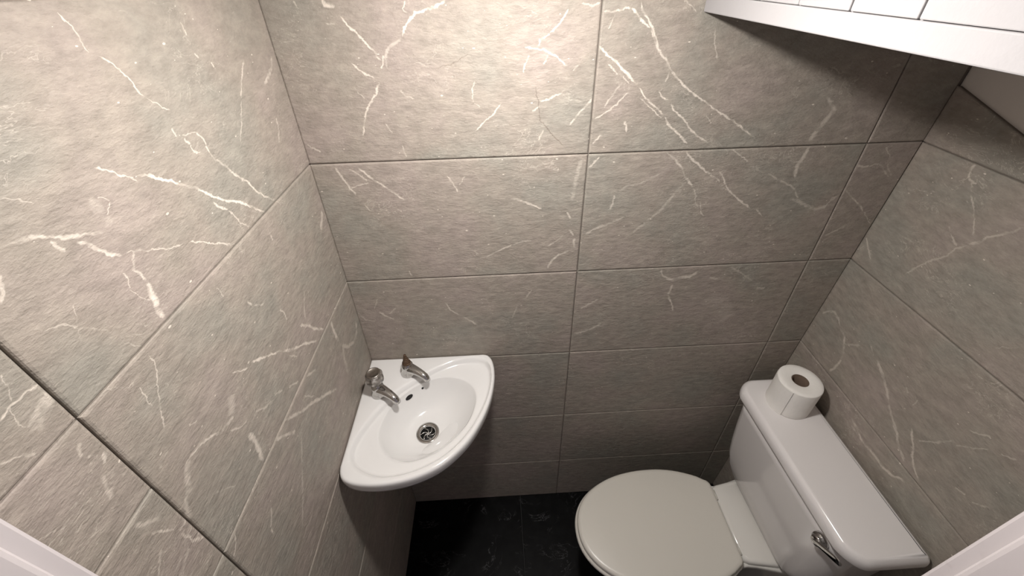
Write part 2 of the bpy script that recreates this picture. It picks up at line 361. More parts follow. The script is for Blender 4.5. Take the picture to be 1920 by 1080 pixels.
#VEINS_BEGIN
# pale veins traced on the tiles: wall coordinates in metres, half width, strength (negative = dark crack)
VEINS = {
    'B30': [
        ([(0.0782, 1.0852), (0.0922, 1.0673), (0.1144, 1.0534)], 0.00283, 0.45),
        ([(0.1254, 1.0941), (0.1041, 1.0738)], 0.00243, 0.4),
        ([(0.2551, 1.107), (0.2677, 1.0776), (0.294, 1.0537), (0.3383, 1.0152)], 0.0028, 0.45),
        ([(0.084, 1.1295), (0.0693, 1.093)], 0.00167, 0.35),
        ([(0.4463, 1.0828), (0.4311, 1.0345)], 0.00235, 0.25),
        ([(0.4852, 1.1365), (0.4678, 1.1052)], 0.00243, 0.35),
        ([(0.0224, 1.0865), (0.0366, 1.0562), (0.0636, 1.0494)], 0.00275, 0.25),
    ],
    'B31': [
        ([(0.8151, 1.1832), (0.8247, 1.1608), (0.856, 1.1457)], 0.00264, 0.5),
        ([(0.8336, 1.1515), (0.8562, 1.1448), (0.8688, 1.1516), (0.8964, 1.1544), (0.9169, 1.1708)], 0.00484, 0.6),
        ([(0.8576, 1.1297), (0.8523, 1.0952)], 0.00345, 0.5),
        ([(0.8523, 1.0952), (0.8676, 1.0654), (0.8802, 1.0323)], 0.00276, 0.5),
        ([(0.6154, 1.0572), (0.6446, 1.0773), (0.6647, 1.0928)], 0.00295, 0.4),
        ([(0.6055, 0.962), (0.6355, 0.9707), (0.6611, 0.9823), (0.6857, 1.0017)], 0.00382, 0.4),
        ([(0.9507, 1.149), (0.9761, 1.1408)], 0.00353, 0.35),
        ([(1.0902, 1.1041), (1.1164, 1.1025)], 0.00404, 0.35),
        ([(0.9979, 1.1813), (1.042, 1.1526), (1.0749, 1.1281)], 0.00226, 0.25),
        ([(0.9683, 1.0832), (1.0066, 1.0516), (1.0431, 0.9772)], 0.03197, 0.12),
    ],
    'B40': [
        ([(0.0727, 1.4932), (0.0788, 1.4752), (0.0872, 1.4535), (0.1013, 1.4244)], 0.00253, 0.6),
        ([(0.1173, 1.4914), (0.1358, 1.4698), (0.1547, 1.4536), (0.1763, 1.4339), (0.1911, 1.4204), (0.2035, 1.4084)], 0.00261, 0.65),
        ([(0.099, 1.4892), (0.1172, 1.4736), (0.1331, 1.4577)], 0.00192, 0.4),
        ([(0.0861, 1.4379), (0.1115, 1.4493), (0.1352, 1.4545)], 0.00173, 0.35),
        ([(0.3016, 1.4627), (0.3123, 1.4437), (0.3218, 1.4226)], 0.00181, 0.6),
        ([(0.3396, 1.4611), (0.3234, 1.4401)], 0.00144, 0.4),
        ([(0.3699, 1.2456), (0.3999, 1.2619), (0.4358, 1.2794)], 0.00231, 0.5),
        ([(0.1136, 1.4027), (0.1225, 1.3838)], 0.00168, 0.35),
        ([(0.1788, 1.2155), (0.1843, 1.1984)], 0.00187, 0.4),
        ([(0.4382, 1.4043), (0.4678, 1.3929), (0.4889, 1.3818), (0.5057, 1.3725)], 0.00228, 0.65),
        ([(0.5626, 1.3629), (0.5729, 1.3448)], 0.00244, 0.5),
        ([(0.5717, 1.3158), (0.5841, 1.2965)], 0.00255, 0.5),
        ([(0.5836, 1.289), (0.5875, 1.2616)], 0.00322, 0.5),
        ([(0.4358, 1.2794), (0.4614, 1.2877), (0.4838, 1.2903)], 0.00191, 0.4),
        ([(0.5598, 1.3015), (0.5415, 1.2835), (0.5195, 1.2692)], 0.00225, 0.4),
        ([(0.5755, 1.2544), (0.5499, 1.2438), (0.5308, 1.2245), (0.5216, 1.2)], 0.00316, 0.5),
        ([(0.5861, 1.4901), (0.5803, 1.454), (0.5763, 1.429), (0.573, 1.3898)], 0.00484, 0.25),
    ],
    'B41': [
        ([(1.074, 1.4974), (1.0708, 1.4768), (1.0645, 1.4556), (1.0695, 1.4238)], 0.00444, 0.5),
        ([(1.0782, 1.3735), (1.1034, 1.3654), (1.1319, 1.3501), (1.1545, 1.3419), (1.1743, 1.3481), (1.1794, 1.3654), (1.1957, 1.3784)], 0.00478, 0.35),
        ([(1.0048, 1.4393), (1.0352, 1.4221), (1.0682, 1.4076), (1.086, 1.3935)], 0.00238, 0.35),
        ([(1.0829, 1.3936), (1.099, 1.3725)], 0.00215, 0.4),
        ([(0.6036, 1.4684), (0.6151, 1.483), (0.624, 1.493)], 0.00188, 0.6),
        ([(0.7665, 1.4977), (0.7873, 1.4806), (0.81, 1.4568), (0.8203, 1.4376), (0.8442, 1.4124)], 0.00261, 0.65),
        ([(0.8442, 1.4124), (0.8557, 1.3904), (0.8584, 1.3732), (0.8698, 1.3588)], 0.00193, 0.3),
        ([(0.8068, 1.4961), (0.8215, 1.4822), (0.8391, 1.4694), (0.8545, 1.455), (0.8792, 1.4399), (0.9053, 1.4212)], 0.00259, 0.7),
        ([(0.8911, 1.4504), (0.9047, 1.434), (0.9214, 1.4074), (0.9378, 1.3934), (0.9582, 1.3772), (0.9953, 1.3494)], 0.00218, 0.65),
        ([(1.0082, 1.3488), (1.029, 1.3299)], 0.00169, 0.4),
        ([(0.8233, 1.4247), (0.8071, 1.4026), (0.7961, 1.3829), (0.7823, 1.3594), (0.7642, 1.3391), (0.7399, 1.3148), (0.709, 1.2863)], 0.00369, 0.3),
        ([(0.6065, 1.2954), (0.6289, 1.3129), (0.6561, 1.3244), (0.683, 1.3358), (0.7004, 1.3457)], 0.00305, 0.35),
        ([(0.9064, 1.4981), (0.9315, 1.4823), (0.9506, 1.468)], 0.00153, 0.4),
        ([(0.9743, 1.45), (0.9921, 1.4414)], 0.00169, 0.35),
        ([(0.6682, 1.4022), (0.6662, 1.3821), (0.6622, 1.3651)], 0.00256, 0.45),
        ([(0.8701, 1.3761), (0.8772, 1.3479), (0.888, 1.3367)], 0.0019, 0.4),
        ([(0.6764, 1.4084), (0.6924, 1.4223), (0.7186, 1.426), (0.7459, 1.4392), (0.7646, 1.4494)], 0.0027, 0.25),
    ],
    'B42': [
        ([(1.2027, 1.4484), (1.2158, 1.4463), (1.2308, 1.4465)], 0.00269, 0.5),
        ([(1.2308, 1.4465), (1.2412, 1.45), (1.2519, 1.4527)], 0.00237, 0.4),
        ([(1.2519, 1.4527), (1.2639, 1.4412), (1.277, 1.4279), (1.2917, 1.4176)], 0.00195, 0.45),
        ([(1.2438, 1.4909), (1.2563, 1.4785), (1.269, 1.4659)], 0.00141, 0.35),
        ([(1.2689, 1.452), (1.2814, 1.4341), (1.2963, 1.4207)], 0.00223, 0.3),
        ([(1.2029, 1.39), (1.228, 1.3701), (1.253, 1.3515), (1.277, 1.3289)], 0.00212, 0.5),
        ([(1.277, 1.3289), (1.2948, 1.3097), (1.3111, 1.2939)], 0.00159, 0.4),
        ([(1.2076, 1.2644), (1.2314, 1.2788), (1.2481, 1.2932)], 0.00239, 0.3),
    ],
    'B50': [
        ([(0.1537, 1.7609), (0.1631, 1.7449), (0.1746, 1.7365), (0.1832, 1.7239), (0.1942, 1.711), (0.2046, 1.6935), (0.2105, 1.6879)], 0.00193, 0.8),
        ([(0.3334, 1.7797), (0.3143, 1.7697), (0.2957, 1.7653), (0.2818, 1.7627), (0.2688, 1.7522), (0.2574, 1.7384), (0.2528, 1.7252)], 0.0023, 0.8),
        ([(0.2659, 1.7813), (0.2606, 1.77), (0.265, 1.7631)], 0.00128, 0.6),
        ([(0.2503, 1.7242), (0.2349, 1.7163), (0.2213, 1.706), (0.2164, 1.6932), (0.2165, 1.6755)], 0.00287, 0.35),
        ([(0.2153, 1.6997), (0.2069, 1.6758)], 0.00185, 0.6),
        ([(0.1551, 1.6895), (0.1652, 1.677), (0.1774, 1.6676), (0.1904, 1.6604)], 0.00177, 0.7),
        ([(0.1977, 1.6544), (0.1891, 1.637), (0.1774, 1.6229), (0.1672, 1.611), (0.1589, 1.5963), (0.1517, 1.5759), (0.1431, 1.5497)], 0.00206, 0.65),
        ([(0.1529, 1.6405), (0.1655, 1.6258)], 0.00107, 0.4),
        ([(0.1933, 1.5771), (0.204, 1.5582)], 0.00141, 0.5),
        ([(0.3733, 1.6524), (0.3666, 1.6289), (0.3678, 1.6117)], 0.00124, 0.4),
        ([(0.3678, 1.6117), (0.3826, 1.6025)], 0.00128, 0.4),
        ([(0.4215, 1.6099), (0.4051, 1.5877), (0.3834, 1.5729), (0.3676, 1.5549)], 0.00155, 0.6),
        ([(0.1292, 1.7845), (0.1336, 1.7768), (0.1484, 1.7746)], 0.00419, 0.75),
        ([(0.2331, 1.6404), (0.2409, 1.6281), (0.2576, 1.6227)], 0.00157, 0.4),
        ([(0.0817, 1.7856), (0.0883, 1.7722)], 0.00118, 0.4),
        ([(0.1263, 1.7508), (0.1434, 1.7474)], 0.00129, 0.4),
        ([(0.302, 1.6741), (0.3368, 1.682), (0.367, 1.6977)], 0.0011, -0.35),
        ([(0.4654, 1.7057), (0.4823, 1.702), (0.4991, 1.7005), (0.5138, 1.6935), (0.5288, 1.6843), (0.5444, 1.6703)], 0.00174, 0.75),
        ([(0.5434, 1.7632), (0.5328, 1.7476), (0.5195, 1.7317), (0.5127, 1.7256)], 0.00185, 0.7),
        ([(0.5127, 1.7256), (0.4964, 1.7156), (0.4894, 1.7051)], 0.00181, 0.4),
        ([(0.4751, 1.6946), (0.4678, 1.6771), (0.4641, 1.6601)], 0.0017, 0.5),
        ([(0.5091, 1.6915), (0.5022, 1.6761)], 0.00148, 0.4),
        ([(0.4936, 1.6088), (0.5141, 1.6143), (0.5293, 1.6212), (0.5442, 1.6293)], 0.00179, 0.55),
        ([(0.4809, 1.5916), (0.4964, 1.5999)], 0.00183, 0.5),
        ([(0.5562, 1.5615), (0.5708, 1.582), (0.5878, 1.5994), (0.5995, 1.614)], 0.00221, 0.6),
        ([(0.5054, 1.5552), (0.4937, 1.5324)], 0.00167, 0.5),
        ([(0.5665, 1.672), (0.5561, 1.662)], 0.00151, 0.4),
        ([(0.5636, 1.7705), (0.5823, 1.7662), (0.598, 1.7697)], 0.0023, 0.4),
        ([(0.4855, 1.6395), (0.4937, 1.605), (0.497, 1.5742), (0.5192, 1.5466), (0.542, 1.5236), (0.5508, 1.5147)], 0.0013, -0.45),
        ([(0.0295, 1.5431), (0.0414, 1.5344), (0.0543, 1.5241)], 0.00184, 0.5),
        ([(0.2183, 1.5345), (0.2231, 1.5075)], 0.00141, 0.4),
    ],
    'B51': [
        ([(0.6041, 1.7568), (0.6204, 1.7565), (0.6363, 1.759), (0.652, 1.7626)], 0.00209, 0.85),
        ([(0.652, 1.7626), (0.6633, 1.7504), (0.6746, 1.739), (0.6907, 1.7283)], 0.00206, 0.85),
        ([(0.6667, 1.772), (0.6686, 1.7602), (0.6805, 1.746), (0.6926, 1.7314), (0.7029, 1.7143), (0.7116, 1.6946), (0.7207, 1.6855)], 0.00212, 0.75),
        ([(0.6907, 1.7283), (0.7009, 1.7122), (0.7087, 1.6969), (0.718, 1.6867), (0.7301, 1.6763), (0.7359, 1.6601)], 0.00217, 0.6),
        ([(0.7253, 1.6876), (0.7375, 1.6647), (0.7543, 1.6455), (0.7762, 1.628), (0.8015, 1.6099), (0.8201, 1.5993), (0.8459, 1.583), (0.8715, 1.569), (0.905, 1.549), (0.9329, 1.5314), (0.9515, 1.518)], 0.00204, 0.75),
        ([(0.7394, 1.6553), (0.7351, 1.6389)], 0.00192, 0.5),
        ([(0.6017, 1.7031), (0.6167, 1.6884), (0.6326, 1.6791), (0.6498, 1.6626), (0.6642, 1.6506), (0.6792, 1.6359)], 0.00244, 0.85),
        ([(0.621, 1.6726), (0.6322, 1.6632), (0.6436, 1.6524)], 0.00155, 0.6),
        ([(0.6514, 1.651), (0.6663, 1.6363)], 0.00137, 0.5),
        ([(0.6851, 1.6309), (0.6984, 1.6133), (0.7139, 1.6002), (0.7323, 1.5868), (0.7454, 1.5747)], 0.00186, 0.8),
        ([(0.691, 1.611), (0.7095, 1.5953), (0.7284, 1.5792), (0.744, 1.5681)], 0.00142, 0.6),
        ([(0.7457, 1.5733), (0.7571, 1.557), (0.7739, 1.5428), (0.7909, 1.5282), (0.8084, 1.5134)], 0.00243, 0.75),
        ([(0.6528, 1.6415), (0.6399, 1.6226), (0.629, 1.6056), (0.6226, 1.5931)], 0.00165, 0.5),
        ([(0.6685, 1.6217), (0.65, 1.6049), (0.6361, 1.5901), (0.6037, 1.5704)], 0.00169, 0.55),
        ([(0.7255, 1.6223), (0.7358, 1.6096), (0.7474, 1.6042)], 0.00187, 0.6),
        ([(0.7533, 1.6015), (0.7638, 1.5832), (0.785, 1.5667), (0.8067, 1.5443), (0.8206, 1.5327), (0.8404, 1.5207), (0.8512, 1.5118)], 0.00192, 0.7),
        ([(0.6253, 1.7543), (0.6199, 1.7414), (0.6143, 1.7292)], 0.00121, 0.45),
        ([(0.6673, 1.5668), (0.6725, 1.5546), (0.6735, 1.5423)], 0.00181, 0.65),
        ([(0.8078, 1.7263), (0.8136, 1.7006), (0.8261, 1.6735)], 0.00149, 0.35),
        ([(0.6231, 1.54), (0.6058, 1.5211)], 0.00209, 0.6),
        ([(0.741, 1.7703), (0.7574, 1.7601), (0.7674, 1.7529)], 0.00131, 0.4),
        ([(0.831, 1.573), (0.8466, 1.5551)], 0.00143, 0.35),
        ([(1.0705, 1.5995), (1.0934, 1.5728), (1.0842, 1.5517), (1.0748, 1.5299), (1.069, 1.5073)], 0.00623, 0.45),
        ([(1.052, 1.657), (1.0719, 1.6438), (1.0924, 1.6448)], 0.00118, 0.3),
    ],
    'L30': [
        ([(-0.2795, 1.1815), (-0.2461, 1.159)], 0.00302, 0.5),
        ([(-0.3803, 1.1885), (-0.3565, 1.1675), (-0.3312, 1.1435), (-0.2985, 1.1232), (-0.2721, 1.0987), (-0.2415, 1.0741), (-0.201, 1.0376)], 0.0038, 0.55),
        ([(-0.3101, 1.1611), (-0.2841, 1.1223)], 0.00149, 0.35),
        ([(-0.1321, 1.1832), (-0.1339, 1.1469), (-0.1298, 1.116)], 0.00556, 0.55),
        ([(-0.0181, 1.0704), (-0.0327, 1.0458), (-0.0586, 1.0384)], 0.00794, 0.35),
        ([(-0.0586, 1.0384), (-0.0985, 1.0627), (-0.125, 1.0969)], 0.00533, 0.35),
        ([(-0.1194, 1.0908), (-0.1323, 1.0628), (-0.1405, 1.0135)], 0.00664, 0.25),
        ([(-0.4136, 1.1873), (-0.3952, 1.1701), (-0.3691, 1.1369)], 0.00343, 0.5),
        ([(-0.3581, 1.1187), (-0.3952, 1.0693), (-0.432, 1.0202), (-0.4693, 0.9786)], 0.00339, 0.25),
        ([(-0.4868, 1.118), (-0.498, 1.1022), (-0.5084, 1.0941)], 0.00261, 0.4),
        ([(-0.5096, 1.0925), (-0.5103, 1.0763)], 0.00256, 0.5),
        ([(-0.5482, 1.1868), (-0.5587, 1.171), (-0.5698, 1.1616)], 0.00199, 0.45),
    ],
    'L40': [
        ([(-0.5424, 1.4987), (-0.5345, 1.4911), (-0.527, 1.482), (-0.5181, 1.4811)], 0.00081, 0.45),
        ([(-0.4913, 1.4912), (-0.4916, 1.4785), (-0.495, 1.467), (-0.5033, 1.4548), (-0.5132, 1.4375), (-0.521, 1.4217), (-0.5288, 1.4056)], 0.00107, 0.5),
        ([(-0.519, 1.4723), (-0.5196, 1.4584), (-0.5223, 1.4482), (-0.5218, 1.4391)], 0.00091, 0.5),
        ([(-0.3672, 1.4784), (-0.3635, 1.4705), (-0.364, 1.4577)], 0.00102, 0.5),
        ([(-0.3279, 1.4191), (-0.3231, 1.4066)], 0.00179, 0.6),
        ([(-0.3189, 1.4036), (-0.2976, 1.3847)], 0.00105, 0.5),
        ([(-0.2687, 1.3474), (-0.2627, 1.3306), (-0.2629, 1.3161)], 0.00203, 0.5),
        ([(-0.2379, 1.2782), (-0.2065, 1.244), (-0.1996, 1.2294), (-0.1675, 1.1944)], 0.00321, 0.65),
        ([(-0.4165, 1.3631), (-0.4029, 1.3519), (-0.3891, 1.3392)], 0.00133, 0.6),
        ([(-0.3793, 1.341), (-0.3568, 1.3251), (-0.3329, 1.3069), (-0.3073, 1.2859)], 0.00209, 0.75),
        ([(-0.3088, 1.2841), (-0.2774, 1.2572), (-0.2434, 1.2341), (-0.2047, 1.1996)], 0.00276, 0.65),
        ([(-0.2991, 1.2642), (-0.2801, 1.2384)], 0.00141, 0.5),
        ([(-0.3358, 1.2224), (-0.3055, 1.1993)], 0.00212, 0.45),
        ([(-0.3695, 1.2485), (-0.3495, 1.2336)], 0.00195, 0.4),
        ([(-0.4204, 1.2732), (-0.3983, 1.2557), (-0.3804, 1.2476)], 0.00175, 0.35),
        ([(-0.1808, 1.3148), (-0.1992, 1.2965), (-0.2149, 1.2689)], 0.0027, 0.3),
        ([(-0.4365, 1.3422), (-0.4462, 1.3253), (-0.4547, 1.3192)], 0.00809, 0.25),
        ([(-0.4781, 1.3201), (-0.4608, 1.3159), (-0.4508, 1.3149)], 0.00226, 0.45),
        ([(-0.4686, 1.306), (-0.4552, 1.2905), (-0.4359, 1.2801)], 0.00155, 0.4),
        ([(-0.506, 1.3793), (-0.4946, 1.3695)], 0.00119, 0.4),
        ([(-0.4786, 1.3194), (-0.4929, 1.3339), (-0.5057, 1.3405), (-0.5219, 1.345), (-0.5297, 1.3472)], 0.00194, 0.55),
        ([(-0.5297, 1.3472), (-0.5389, 1.3403), (-0.5475, 1.3259), (-0.5551, 1.3127)], 0.00581, 0.4),
        ([(-0.5589, 1.3179), (-0.5656, 1.3059), (-0.5705, 1.2894)], 0.00358, 0.35),
        ([(-0.448, 1.2648), (-0.4452, 1.242), (-0.4481, 1.2246), (-0.4511, 1.2068), (-0.4513, 1.1952)], 0.0051, 0.6),
        ([(-0.5363, 1.2704), (-0.5226, 1.2548), (-0.5081, 1.2329)], 0.00145, 0.3),
        ([(-0.5399, 1.3838), (-0.5499, 1.3855), (-0.5596, 1.3787)], 0.00209, 0.3),
        ([(-0.0111, 1.3982), (-0.026, 1.3834), (-0.0448, 1.3679)], 0.00534, 0.5),
        ([(-0.2123, 1.4699), (-0.2131, 1.4531)], 0.00234, 0.4),
    ],
    'L41': [
        ([(-0.6047, 1.3368), (-0.5971, 1.3213), (-0.589, 1.3048)], 0.0016, 0.45),
        ([(-0.5878, 1.2905), (-0.5855, 1.2768), (-0.5855, 1.2631), (-0.5751, 1.2439)], 0.00198, 0.45),
        ([(-0.5732, 1.2962), (-0.5796, 1.2945), (-0.5876, 1.2956)], 0.00204, 0.45),
        ([(-0.5914, 1.2659), (-0.6014, 1.2597), (-0.6094, 1.256), (-0.6173, 1.2523)], 0.00264, 0.4),
        ([(-0.6087, 1.3091), (-0.6151, 1.3023), (-0.6282, 1.2896)], 0.00174, 0.35),
        ([(-0.6094, 1.3643), (-0.6022, 1.3534), (-0.5964, 1.3449), (-0.5879, 1.3333)], 0.00273, 0.35),
        ([(-0.5758, 1.2119), (-0.5904, 1.2167), (-0.6007, 1.2185)], 0.00182, 0.35),
    ],
    'L42': [
        ([(-0.5871, 1.4821), (-0.5932, 1.4719)], 0.0024, 0.4),
        ([(-0.594, 1.4397), (-0.5993, 1.4201), (-0.6032, 1.4096)], 0.0028, 0.3),
        ([(-0.5895, 1.4651), (-0.5848, 1.4618)], 0.00115, 0.5),
        ([(-0.5791, 1.4543), (-0.5855, 1.4433)], 0.00164, 0.5),
    ],
    'L50': [
        ([(-0.3698, 1.7978), (-0.3686, 1.792), (-0.3655, 1.7897), (-0.3651, 1.7854), (-0.3629, 1.7786), (-0.3642, 1.7711), (-0.3615, 1.7644)], 0.00095, 0.7),
        ([(-0.3538, 1.7597), (-0.3435, 1.7532), (-0.3352, 1.7403), (-0.3301, 1.7294), (-0.3269, 1.7178), (-0.3221, 1.7131)], 0.00112, 0.7),
        ([(-0.3221, 1.7131), (-0.3117, 1.7039), (-0.298, 1.6911)], 0.00094, 0.6),
        ([(-0.2137, 1.7772), (-0.213, 1.7677), (-0.2145, 1.7605)], 0.00135, 0.6),
        ([(-0.2114, 1.7412), (-0.2066, 1.7341)], 0.00164, 0.6),
        ([(-0.1859, 1.7249), (-0.1848, 1.718)], 0.00215, 0.6),
        ([(-0.1052, 1.7145), (-0.1241, 1.6972), (-0.1392, 1.6833), (-0.1497, 1.6685)], 0.00171, 0.5),
        ([(-0.1497, 1.6685), (-0.1688, 1.6423), (-0.1938, 1.6142)], 0.00138, 0.4),
        ([(-0.3082, 1.6746), (-0.3087, 1.6676), (-0.3067, 1.6636)], 0.00132, 0.5),
        ([(-0.2986, 1.6624), (-0.2853, 1.6604), (-0.2716, 1.658)], 0.00092, 0.6),
        ([(-0.2716, 1.658), (-0.2675, 1.6482), (-0.2647, 1.6401)], 0.00149, 0.6),
        ([(-0.2969, 1.6577), (-0.2909, 1.6496)], 0.00176, 0.6),
        ([(-0.2909, 1.6496), (-0.2924, 1.6424), (-0.2875, 1.6357), (-0.2811, 1.6345)], 0.00135, 0.6),
        ([(-0.2659, 1.6405), (-0.2648, 1.63), (-0.2649, 1.6217)], 0.00159, 0.7),
        ([(-0.2649, 1.6217), (-0.2454, 1.599), (-0.2312, 1.5793), (-0.2156, 1.5634), (-0.2078, 1.5518), (-0.2028, 1.5413), (-0.1883, 1.5245), (-0.1617, 1.5006)], 0.00212, 0.7),
        ([(-0.4242, 1.6755), (-0.4138, 1.6676), (-0.4031, 1.6586), (-0.3951, 1.652), (-0.3877, 1.6424)], 0.00115, 0.7),
        ([(-0.3908, 1.65), (-0.3771, 1.6469), (-0.3669, 1.6407), (-0.3576, 1.6324), (-0.348, 1.6263), (-0.3413, 1.6188), (-0.3292, 1.6109), (-0.3122, 1.5965), (-0.3029, 1.5851), (-0.2914, 1.5753), (-0.2799, 1.5641), (-0.2497, 1.546), (-0.2373, 1.536), (-0.2208, 1.5188), (-0.2001, 1.5006)], 0.00208, 0.95),
        ([(-0.3005, 1.572), (-0.2929, 1.5607), (-0.2806, 1.5496)], 0.00184, 0.7),
        ([(-0.2806, 1.5496), (-0.2712, 1.5334), (-0.2688, 1.5217), (-0.2555, 1.5078)], 0.00175, 0.5),
        ([(-0.5061, 1.6861), (-0.4997, 1.6804), (-0.4925, 1.6748), (-0.4876, 1.6704)], 0.00065, 0.4),
        ([(-0.5295, 1.6548), (-0.5199, 1.6534), (-0.5105, 1.651), (-0.5036, 1.6491), (-0.4944, 1.6432), (-0.4892, 1.6378), (-0.4779, 1.6326), (-0.4664, 1.6282), (-0.4541, 1.6234), (-0.4504, 1.6196)], 0.00186, 0.55),
        ([(-0.4806, 1.6272), (-0.474, 1.6221), (-0.4698, 1.6155), (-0.4658, 1.6081), (-0.4601, 1.6001), (-0.4511, 1.5933)], 0.00207, 0.6),
        ([(-0.4511, 1.5933), (-0.4436, 1.591), (-0.4322, 1.5856), (-0.4242, 1.5801), (-0.4158, 1.5743), (-0.4031, 1.5673), (-0.3906, 1.5616), (-0.3774, 1.5555)], 0.00088, 0.5),
        ([(-0.3701, 1.5546), (-0.3567, 1.5467), (-0.3421, 1.5349), (-0.3236, 1.5215), (-0.2941, 1.4995)], 0.00123, 0.65),
        ([(-0.4378, 1.5886), (-0.4448, 1.58), (-0.449, 1.5727), (-0.4465, 1.5618), (-0.4449, 1.5531)], 0.00185, 0.6),
        ([(-0.4608, 1.5783), (-0.4611, 1.5681), (-0.4638, 1.5597)], 0.00086, 0.5),
        ([(-0.4381, 1.651), (-0.4291, 1.6419)], 0.00082, 0.5),
        ([(-0.4291, 1.6419), (-0.4335, 1.6384), (-0.4397, 1.6336)], 0.0008, 0.5),
        ([(-0.446, 1.655), (-0.4446, 1.6444), (-0.4471, 1.6327), (-0.4409, 1.623)], 0.00681, 0.2),
        ([(-0.4974, 1.6391), (-0.4962, 1.6321), (-0.4923, 1.6265)], 0.00226, 0.5),
        ([(-0.4449, 1.5531), (-0.4481, 1.5407), (-0.4495, 1.5304), (-0.4523, 1.521), (-0.4526, 1.506)], 0.00423, 0.8),
        ([(-0.465, 1.5606), (-0.4622, 1.5491), (-0.4583, 1.541), (-0.4525, 1.5321)], 0.00071, 0.5),
        ([(-0.516, 1.585), (-0.5201, 1.5759), (-0.5253, 1.5643), (-0.5309, 1.553)], 0.00068, 0.4),
        ([(-0.549, 1.5839), (-0.5393, 1.5802), (-0.531, 1.5735), (-0.5241, 1.5639), (-0.5167, 1.5537), (-0.5063, 1.5394)], 0.00093, 0.4),
        ([(-0.5037, 1.5291), (-0.4954, 1.5232), (-0.4805, 1.5094)], 0.0007, 0.3),
        ([(-0.5083, 1.5255), (-0.5, 1.5173), (-0.4909, 1.5012)], 0.00081, 0.4),
        ([(-0.5411, 1.638), (-0.549, 1.626), (-0.5551, 1.6192)], 0.00133, 0.5),
        ([(-0.0144, 1.7054), (-0.0292, 1.6889), (-0.0506, 1.6782), (-0.0706, 1.672)], 0.00318, 0.5),
        ([(-0.0687, 1.6164), (-0.0734, 1.5969), (-0.0892, 1.5759)], 0.00235, 0.35),
    ],
    'L51': [
        ([(-0.5744, 1.5503), (-0.5844, 1.5526), (-0.5958, 1.5523), (-0.6089, 1.5489)], 0.00114, 0.6),
        ([(-0.5856, 1.5772), (-0.5908, 1.5647), (-0.5947, 1.5551)], 0.00064, 0.5),
        ([(-0.596, 1.5535), (-0.6005, 1.5446), (-0.6038, 1.5372), (-0.6012, 1.5302)], 0.00067, 0.4),
        ([(-0.5725, 1.5379), (-0.5848, 1.5316), (-0.6006, 1.5234)], 0.00664, 0.45),
        ([(-0.6273, 1.5243), (-0.6204, 1.5168), (-0.6156, 1.5126), (-0.6099, 1.5056)], 0.00115, 0.45),
    ],
    'R20': [
        ([(0.2347, 0.8533), (0.261, 0.8463), (0.2834, 0.8341), (0.2997, 0.8351), (0.3281, 0.8365), (0.3513, 0.8346), (0.3759, 0.8422), (0.391, 0.8573), (0.4024, 0.8606)], 0.00441, 0.5),
        ([(0.2481, 0.8342), (0.2631, 0.8383)], 0.00363, 0.4),
    ],
    'R30': [
        ([(0.0097, 1.007), (0.0268, 1.0309), (0.0409, 1.0417), (0.0606, 1.036), (0.0795, 1.0201)], 0.00449, 0.35),
        ([(0.0795, 1.0201), (0.1004, 1.0119), (0.1131, 0.9901), (0.1259, 0.9683)], 0.00416, 0.45),
        ([(0.1259, 0.9683), (0.1303, 0.9362), (0.1227, 0.8936)], 0.0038, 0.45),
        ([(0.1125, 0.9946), (0.1457, 1.0263)], 0.00282, 0.25),
        ([(0.198, 1.033), (0.227, 1.0151), (0.2532, 0.995), (0.2742, 0.9736)], 0.00369, 0.45),
        ([(0.276, 0.971), (0.2986, 0.9527), (0.3243, 0.9378)], 0.00332, 0.4),
        ([(0.167, 1.05), (0.1855, 1.0327)], 0.00225, 0.3),
        ([(0.2789, 1.0397), (0.2893, 1.03)], 0.00263, 0.3),
        ([(0.311, 1.0366), (0.3125, 1.0146)], 0.00146, 0.25),
        ([(0.3053, 0.9432), (0.3265, 0.9333), (0.3442, 0.9141), (0.3616, 0.9033), (0.3736, 0.8959)], 0.00356, 0.45),
        ([(0.3372, 0.9749), (0.3518, 0.956), (0.3693, 0.9384), (0.3734, 0.9252), (0.3908, 0.9078), (0.415, 0.8917)], 0.00268, 0.5),
        ([(0.3608, 0.9617), (0.3848, 0.9977), (0.4008, 1.0328)], 0.00176, 0.3),
        ([(0.4065, 1.0246), (0.4251, 1.0488), (0.4422, 1.0742)], 0.00166, 0.3),
        ([(0.4555, 1.0814), (0.4739, 1.0972)], 0.00158, 0.3),
        ([(0.4548, 0.9557), (0.4725, 0.9637)], 0.00194, 0.4),
        ([(0.4835, 0.9597), (0.5059, 0.986)], 0.00202, 0.35),
        ([(0.4009, 1.0718), (0.416, 1.0816), (0.4292, 1.0955)], 0.00229, 0.35),
    ],
    'R40': [
        ([(0.1163, 1.497), (0.1167, 1.485), (0.1215, 1.4705)], 0.00307, 0.5),
        ([(0.1215, 1.4705), (0.1395, 1.4677)], 0.00227, 0.45),
        ([(0.1418, 1.4492), (0.1565, 1.4339), (0.1697, 1.4209), (0.1804, 1.4036), (0.1927, 1.3842)], 0.00172, 0.35),
        ([(0.2471, 1.4371), (0.2403, 1.4246), (0.2277, 1.4096), (0.2137, 1.3948), (0.2072, 1.3785), (0.1949, 1.3657)], 0.00294, 0.35),
        ([(0.1949, 1.3657), (0.1812, 1.3452), (0.1771, 1.3259), (0.1545, 1.2958), (0.1407, 1.2675), (0.1315, 1.2399)], 0.00219, 0.3),
        ([(0.1445, 1.3788), (0.1609, 1.3638), (0.1801, 1.3509)], 0.00168, 0.35),
        ([(0.0035, 1.2586), (0.0265, 1.2384), (0.0459, 1.22)], 0.00251, 0.4),
        ([(0.3389, 1.2338), (0.3642, 1.2639)], 0.00119, 0.2),
    ],
}
#VEINS_END

